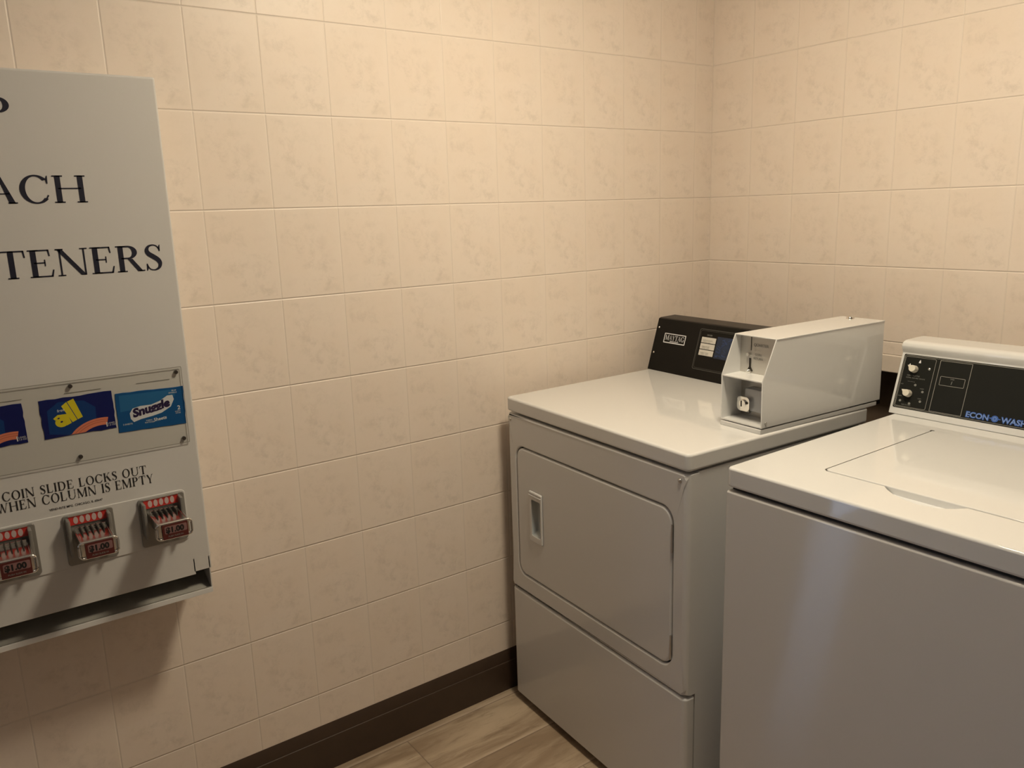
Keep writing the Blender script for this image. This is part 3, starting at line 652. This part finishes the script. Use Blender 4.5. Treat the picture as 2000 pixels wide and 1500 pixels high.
def wknob(u, s, r, name='knob'):
    b = new_bm(); cyl(b, wface(u, s, .001), wface(u, s, .016), r*1.05, r*.92, seg=28, bev=.0012)
    c0 = wface(u, s, .010)
    p = [(u-r*.8, s-r*.4), (u+r*.1, s+r*.95), (u-r*1.5, s+r*.85)]
    plate(b, p, [], 0, .010, .0006, fn=lambda a, d, c: wface(a, c, .013-d))
    return obj(name, b, M['knob'], washer)
wknob(.0275, .1115, .0085); wknob(.0265, .0530, .0085)
b = new_bm()
for (u, s, w) in ((.014, .118, .005), (.036, .1285, .0052)):
    flat(b, [(u-w*.5, s-w*.2), (u+w*.5, s-w*.2), (u+w*.35, s+w*.7), (u+w*.1, s+w*1.3), (u-w*.35, s+w*.6)], lambda x, y: wface(x, y, .0016))
obj('garment_icon', b, M['white_ink'], washer)
b = new_bm(); dome(b, wface(.0605, .1165, .0012), (0, -1, WSL), .0032, .5); obj('indicator_lens', b, M['chrome'], washer)
b = new_bm()
for u, s in ((.0575, .0615), (.0570, .0385), (.0105, .034), (.0375, .0750), (.0335, .0300)): cyl(b, wface(u, s, .001), wface(u, s, .0017), .0028, seg=14)
obj('setting_mark', b, M['grey_ink'], washer)
b = new_bm()
for txt, u, s, h in (('FABRIC SELECTOR', .013, .0945, .0032), ('NORMAL  PERM PRESS  DELICATE', .012, .0895, .0026), ('WATER TEMPERATURE', .018, .0810, .00145), ('HOT', .0035, .0725, .0026), ('WARM', .0500, .0670, .0026), ('COLD', .0500, .0435, .0026), ('WARM', .003, .0440, .0026), ('PUSH TO START', .016, .0245, .0026), ('TIMER', .1120, .0985, .0030)):
    tb = new_bm(); sans_text(tb, txt, h, lambda x, y: wface(u+x*.8, s+y, .0017)); obj('control_label', tb, M['grey_ink'], washer)
flat(b, [(.1155, .0880), (.1168, .0880), (.1180, .0955), (.1167, .0955)], lambda x, y: wface(x, y, .0018))
obj('timer_mark', b, M['grey_ink'], washer)

# plumbing seen in the dark gap between the two machines
b = new_bm(); tube(b, [(.700, .07, .06), (.700, .072, .50), (.702, .076, .82), (.704, .080, .925)], .016, 14)
tag(obj('drain_hose', b, M['hose']), 'dark blue-grey drain hose standing in the recess behind the two machines', 'hose')

# ============================================================ VENDING MACHINE
VX, VY0, VY1, VZ0, VZ1 = .14, -2.292, -1.7215, .643, 1.678
vend = thing('laundry_vending_machine', 'grey wall-mounted steel laundry supply vending machine with coin slides and black lettering', 'vending machine', (0, 0, 0))
TZ = .690
b = new_bm()
box(b, .001, VX, VY0, VY1, TZ+.030, VZ1, .0045, 4)
obj('case', b, M['vend'], vend)
b = new_bm(); box(b, VX-.003, VX, VY0+.0015, VY1-.034, TZ, TZ+.034); box(b, VX-.003, VX, VY1-.036, VY1-.0015, TZ+.006, TZ+.034); obj('front_skirt', b, M['vend'], vend)
for y0, y1 in ((VY0, VY0+.002), (VY1-.006, VY1-.004)):
    b = new_bm(); box(b, .001, VX, y0, y1, VZ0+.004, TZ+.032); obj('tray_side', b, M['vend'], vend)
b = new_bm()
ex = [(VX, VZ0), (VX, VZ0+.010), (VX-.003, VZ0+.010), (VX-.003, VZ0+.004), (.03, VZ0+.062), (.001, VZ0+.062), (.001, VZ0)]
A = [b.verts.new((p[0], VY0+.002, p[1])) for p in ex]; B = [b.verts.new((p[0], VY1-.006, p[1])) for p in ex]
for i in range(len(ex)): b.faces.new((A[i], A[(i+1) % len(ex)], B[(i+1) % len(ex)], B[i]))
b.faces.new(A[::-1]); b.faces.new(B); bmesh.ops.recalc_face_normals(b, faces=b.faces[:]); obj('delivery_tray', b, M['vend_in'], vend)
b = new_bm(); box(b, VX-.002, VX+.0012, VY0, VY1-.004, VZ0-.002, VZ0+.009, .0008); obj('tray_lip', b, M['enamel'], vend)
def vf(y, z, e=.0006): return (VX+e, y, z)     # point on the machine's front
def vplate(b, outer, holes, e, t, bev=0.0): plate(b, outer, holes, 0, t, bev, fn=lambda a, d, c: (VX+e-d, a, c))
b = new_bm(); H = .0475
L0 = serif_len('SOAP', H*1.06); serif_text(b, 'SOAP', H*1.06, lambda x, y: vf(-1.9565-L0+x, 1.5795+y)); obj('large_lettering', b, M['ink'], vend)
b = new_bm(); L = serif_len('BLEACH', H); serif_text(b, 'BLEACH', H, lambda x, y: vf(-1.858-L+x, 1.4530+y)); obj('large_lettering', b, M['ink'], vend)
kk = .2765/serif_len('TENERS', .0485, .05)
b = new_bm(); L2 = serif_len('SOFTENERS', .0485, .05, kk); serif_text(b, 'SOFTENERS', .0485, lambda x, y: vf(-1.7425-L2+x, 1.3235+y), .05, kk); obj('large_lettering', b, M['ink'], vend)
b = new_bm()
k = .2465/serif_len('COIN SLIDE LOCKS OUT', 1, .10); serif_text(b, 'COIN SLIDE LOCKS OUT', .0170, lambda x, y: vf(-2.0695+x, .9265+y), .10, k/.0170); obj('notice_lettering', b, M['black_ink'], vend)
b = new_bm()
k = .2680/serif_len('WHEN COLUMN IS EMPTY', 1, .10); serif_text(b, 'WHEN COLUMN IS EMPTY', .0180, lambda x, y: vf(-2.0805+x, .9055+y), .10, k/.0180); obj('notice_lettering', b, M['black_ink'], vend)
b = new_bm()
sans_text(b, 'VEND-RITE MFG. CHICAGO, IL 60647', .0042, lambda x, y: vf(-1.9995+x, .8910+y), .01, squash=.93)
obj('small_lettering', b, M['black_ink'], vend)
# clear display panel and its screws
b = new_bm(); vplate(b, rrect(-2.275, -1.7375, .976, 1.1315, .002, 3), [], .0040, .0022); obj('display_cover', b, M['acrylic'], vend)
b = new_bm(); vplate(b, rrect(-2.2755, -1.7370, .9755, 1.1320, .002, 3), [rrect(-2.2745, -1.7380, .9768, 1.1307, .0016, 3)], .0043, .0004); obj('cover_edge', b, M['acrylic_edge'], vend)
for y in (-1.7555, -1.8795, -2.0095, -2.139):
    b = new_bm(); flat(b, [(y-.067, 1.1082), (y-.005, 1.1082), (y-.005, 1.1092), (y-.067, 1.1092)], lambda a, c: vf(a, c, .0008)); obj('panel_slot', b, M['grey_ink'], vend)
for y in (-1.7475, -1.9350, -2.1225, -2.262):
    for z in (1.1215, .9852):
        b = new_bm(); cyl(b, (VX+.001, y, z), (VX+.0062, y, z), .0038, seg=16, bev=.0006); obj('cover_screw', b, M['darkmetal'], vend)
# coin slides
b = new_bm(); vplate(b, rrect(VY0+.03, -1.7585, .7705, .8795, .009, 6), [], .0022, .0022, .0012); obj('slide_mounting_plate', b, M['vend'], vend)
SV = [-1.805, -1.9375, -2.070, -2.2025]
parts0 = None
def slide(cy):
    def V_(x, y, z): return (VX+x, cy+y, z)
    b = new_bm(); plate(b, rrect(-.0445, .0435, .7755, .8765, .006, 5), [], 0, .004, .0015, fn=lambda a, d, c: V_(.0062-d, a, c))
    # cheeks of the coin chute
    box(b, VX+.004, VX+.030, cy-.040, cy-.034, .800, .872, .002); box(b, VX+.004, VX+.030, cy+.030, cy+.036, .800, .872, .002)
    base = obj('coin_slide', b, M['slide_base'], vend)
    subs = []
    b = new_bm(); plate(b, rrect(-.0345, .0315, .8565, .8745, .001, 3), [], 0, .001, fn=lambda a, d, c: V_(.0085-d, a, c)); subs.append(obj('coin_label', b, M['red'], base))
    b = new_bm()
    for i in range(5):
        y = -.0225+i*.0105
        flat(b, [(y+.0040*math.cos(a*math.pi/8), .8655+.0072*math.sin(a*math.pi/8)) for a in range(16)], lambda p, q: V_(.0090, p, q))
    subs.append(obj('coin_oval', b, mat('coin_print', (.55, .42, .40), .4) if 'coin_print' not in bpy.data.materials else bpy.data.materials['coin_print'], base))
    b = new_bm(); box(b, VX+.0085, VX+.0100, cy-.0345, cy+.0315, .8742, .8756); subs.append(obj('label_rail', b, M['chrome'], base))
    # slide tray with five coin notches at the rear edge
    b = new_bm(); box(b, VX+.005, VX+.090, cy-.0265, cy+.0265, .8385, .8465, .002, 2); box(b, VX+.005, VX+.088, cy-.029, cy-.0255, .826, .8475, .001); box(b, VX+.005, VX+.088, cy+.0255, cy+.029, .826, .8475, .001)
    box(b, VX+.012, VX+.016, cy-.0265, cy+.0265, .846, .8525, .001)
    subs.append(obj('slide_tray', b, M['chrome'], base))
    b = new_bm()
    for i in range(5):
        y = cy-.0180+i*.0092; box(b, VX+.0095, VX+.044, y-.0011, y+.0011, .8464, .8530, .0004)
    subs.append(obj('coin_notch', b, M['gap'], base))
    # handle loop and price ticket at the front end
    b = new_bm(); loop = [V_(.092, p[0], p[1]) for p in rrect(-.0325, .0325, .8165, .8465, .0075, 5)]; tube(b, loop, .0024, 10, closed=True)
    box(b, VX+.086, VX+.092, cy-.029, cy+.029, .820, .8475, .0015); subs.append(obj('pull_handle', b, M['chrome'], base))
    b = new_bm(); plate(b, rrect(-.0225, .0245, .8165, .8455, .0015, 3), [], 0, .002, fn=lambda a, d, c: V_(.0965-d, a, c)); subs.append(obj('price_ticket', b, M['darkred'], base))
    b = new_bm(); plate(b, rrect(-.0185, .0225, .8275, .8425, .0025, 4), [], 0, .0004, fn=lambda a, d, c: V_(.0970-d, a, c)); subs.append(obj('price_field', b, M['priceback'], base))
    b = new_bm(); sans_text(b, '$1.00', .0105, lambda x, y: V_(.0974, -.0165+x, .8298+y), .045, squash=.98); subs.append(obj('price', b, M['black_ink'], base))
    b = new_bm(); sans_text(b, 'PUSH SLIDE IN', .003, lambda x, y: V_(.0969, -.013+x, .8205+y), .01); subs.append(obj('ticket_print', b, M['grey_ink'], base))
    return base
for cy in SV: slide(cy)

# ============================================================ SAMPLE PACKETS behind the clear cover
def wobble(y0, y1, z0, z1, amp, seed, n=9):
    rnd = random.Random(seed); P = []
    def edge(a, c):
        for i in range(n):
            t_ = i/n; j = rnd.uniform(-amp, amp) if i else 0
            dx, dz = c[0]-a[0], c[1]-a[1]; l = math.hypot(dx, dz)
            P.append((a[0]+dx*t_-dz/l*j, a[1]+dz*t_+dx/l*j))
    c = [(y0, z0), (y1, z0), (y1, z1), (y0, z1)]
    for i in range(4): edge(c[i], c[(i+1) % 4])
    return P
def rot_fn(cy, cz, ang, e):
    ca, sa = math.cos(ang), math.sin(ang)
    return lambda a, c, d=0.0: (VX+e+d, cy+a*ca-c*sa, cz+a*sa+c*ca)
def packet_all(cy, cz, ang, seed, full, label):
    th = thing('detergent_packet', label, 'packet', (VX, cy, cz), group='sample packets behind the clear display cover')
    F = rot_fn(0, 0, ang, 0); f2 = lambda a, c, d=0.0: (F(a, c, d)[0]-VX, F(a, c, d)[1], F(a, c, d)[2])
    b = new_bm(); plate(b, wobble(-.061, .061, -.0365, .0365, .0009, seed), [], 0, .0010, .0003, fn=lambda a, d, c: f2(a, c, .0012-d))
    obj('wrapper', b, M['navy'], th)
    b = new_bm(); flat(b, [(-.052, -.028), (-.02, -.035), (.028, -.022), (.030, .010), (.012, .026), (-.03, .030), (-.050, .016)], lambda a, c: f2(a, c, .00125)); obj('blue_field', b, mat('wrapper_blue', (.003, .042, .19), .5, spec=.25) if 'wrapper_blue' not in bpy.data.materials else bpy.data.materials['wrapper_blue'], th)
    b = new_bm()     # pink and orange swoosh
    def sw(r, w, d):
        P = []
        for i in range(15):
            a = math.radians(158-80*i/14); P.append((.036+r*1.25*math.cos(a), -.062+r*math.sin(a)))
        Q = []
        for i in range(15):
            a = math.radians(78+80*i/14); Q.append((.036+(r-w)*1.25*math.cos(a), -.062+(r-w)*math.sin(a)))
        for i in range(14): flat(b, [P[i], P[i+1], Q[13-i], Q[14-i]], lambda a, c: f2(a, max(c, -.035), d))
    sw(.050, .0145, .0013); obj('swoosh', b, M['salmon'], th)
    b = new_bm(); sw(.0465, .0012, .00135); sw(.0425, .0012, .00135); obj('swoosh_lines', b, M['salmon2'], th)
    b = new_bm(); sans_text(b, '1', .0085, lambda x, y: f2(.042+x, -.031+y, .0014), .03); sans_text(b, 'LOAD', .0030, lambda x, y: f2(.047+x, -.0265+y, .0014)); sans_text(b, '1.5 OZ', .0030, lambda x, y: f2(.047+x, -.0305+y, .0014))
    obj('load_print', b, M['white_ink'], th)
    b = new_bm()
    if full: sans_text(b, 'free', .0055, lambda x, y: f2(-.034+x, .0105+y+.12*x, .0014)); obj('variant_print', b, M['white_ink'], th)
    if full:
        b = new_bm(); R = math.radians(13)
        cs, sn = math.cos(R), math.sin(R)
        g = lambda x, y: f2(-.0385+x*cs-y*sn, -.0115+x*sn+y*cs, .0013)
        # the letter a: bowl with stem
        P = [(.0105+.0115*math.cos(i*math.pi/10), .0070+.0098*math.sin(i*math.pi/10)) for i in range(20)]
        b2 = new_bm(); plate(b2, [(x, y-.006) for x, y in P], [[(.0100+.0022*math.cos(i*math.pi/5), .0015+.0016*math.sin(i*math.pi/5)) for i in range(10)]], 0, 0, fn=lambda a, d, c: g(a, c)); merge(b, b2)
        flat(b, [(.0155, -.0085), (.0245, -.0070), (.0235, .0120), (.0080, .0160), (-.0010, .0120), (.0010, .0080), (.0150, .0085)], lambda x, y: f2(*(lambda p: (p[1], p[2], .00235))(g(x, y))[:3]) if False else (g(x, y)[0]+.0001, g(x, y)[1], g(x, y)[2]))
        flat(b, [(.0262, -.0065), (.0350, -.0050), (.0300, .0335), (.0195, .0290)], g)
        flat(b, [(.0362, -.0048), (.0455, -.0035), (.0430, .0350), (.0312, .0335)], g)
        obj('yellow_logo', b, M['yellow'], th)
        b = new_bm(); flat(b, [(.0100+.0022*math.cos(i*math.pi/5), .0015+.0016*math.sin(i*math.pi/5)) for i in range(10)], lambda x, y: (g(x, y)[0]+.0002, g(x, y)[1], g(x, y)[2]))
        flat(b, [(.0075+.0022*math.cos(i*math.pi/5), .0095+.0013*math.sin(i*math.pi/5)) for i in range(10)], lambda x, y: (g(x, y)[0]+.0003, g(x, y)[1], g(x, y)[2])); obj('logo_counter', b, M['navy'], th)
    return th
packet_all(-1.9280, 1.0650, .010, 5, True, 'navy detergent packet with a big yellow word, left of the fabric sheet packet')
packet_all(-2.0765, 1.0640, .020, 8, False, 'navy detergent packet cut off by the left edge of the photo')
sp_ = thing('fabric_sheet_packet', 'bright blue fabric softener sheet packet with a black word on a white cloud', 'packet', (VX, -1.8005, 1.0545), group='sample packets behind the clear display cover')
F = rot_fn(0, 0, -.022, 0); f3 = lambda a, c, d=0.0: (F(a, c, d)[0]-VX, F(a, c, d)[1], F(a, c, d)[2])
b = new_bm(); plate(b, wobble(-.0625, .0625, -.0385, .0385, .0007, 11), [], 0, .0014, .0004, fn=lambda a, d, c: f3(a, c, .0012-d)); obj('wrapper', b, M['midblue'], sp_)
b = new_bm(); flat(b, [(-.056, .002), (-.02, .004), (.02, .012), (.045, .020), (.047, .034), (-.056, .034)], lambda a, c: f3(a, c, .00125)); obj('light_field', b, M['lightblue'], sp_)
b = new_bm(); flat(b, [(-.040, -.003), (-.034, .006), (-.02, .009), (.0, .009), (.016, .014), (.031, .023), (.041, .023), (.043, .014), (.036, .0), (.018, -.010), (.0, -.014), (-.02, -.017), (-.034, -.021), (-.039, -.014)], lambda a, c: f3(a, c, .0013)); obj('white_cloud', b, mat('cloud_print', (.70, .72, .76), .45), sp_)
b = new_bm(); tb = new_bm(); sans_text(tb, 'Snuggle', .0160, lambda x, y: (x, y, 0), .055)
xs = [v.co.x for v in tb.verts]; lo, hi = min(xs), max(xs)
for v in tb.verts:
    q = (v.co.x-lo)/(hi-lo); v.co = Vector(f3(-.0345+.0695*q, -.0118+v.co.y+.0140*q, .0014))
merge(b, tb); obj('brand_print', b, M['violetblack'], sp_)
b = new_bm(); sans_text(b, 'Sheets', .0065, lambda x, y: f3(.0020+x, -.0255+y+.10*x, .00145), .02); sans_text(b, 'FABRIC', .0026, lambda x, y: f3(-.0120+x, -.0228+y, .00145)); sans_text(b, 'SOFTENER', .0026, lambda x, y: f3(-.0145+x, -.0268+y, .00145))
obj('small_print', b, M['white_ink'], sp_)
b = new_bm(); sans_text(b, '2', .0080, lambda x, y: f3(.0480+x, -.0080+y, .00145), .02); sans_text(b, 'SHEETS', .0022, lambda x, y: f3(.0430+x, -.0125+y, .00145)); sans_text(b, 'DRYER', .0022, lambda x, y: f3(.0440+x, -.0160+y, .00145))
obj('count_print', b, M['white_ink'], sp_)
b = new_bm(); sans_text(b, 'BLUE', .0028, lambda x, y: f3(.0400+x, .0305+y, .00145)); sans_text(b, 'SPARKLE', .0028, lambda x, y: f3(.0340+x, .0262+y, .00145)); obj('scent_print', b, M['white_ink'], sp_)
b = new_bm(); sans_text(b, '2 SHEETS', .0030, lambda x, y: f3(-.0540+x, -.0250+y, .00145)); obj('small_print', b, M['white_ink'], sp_)
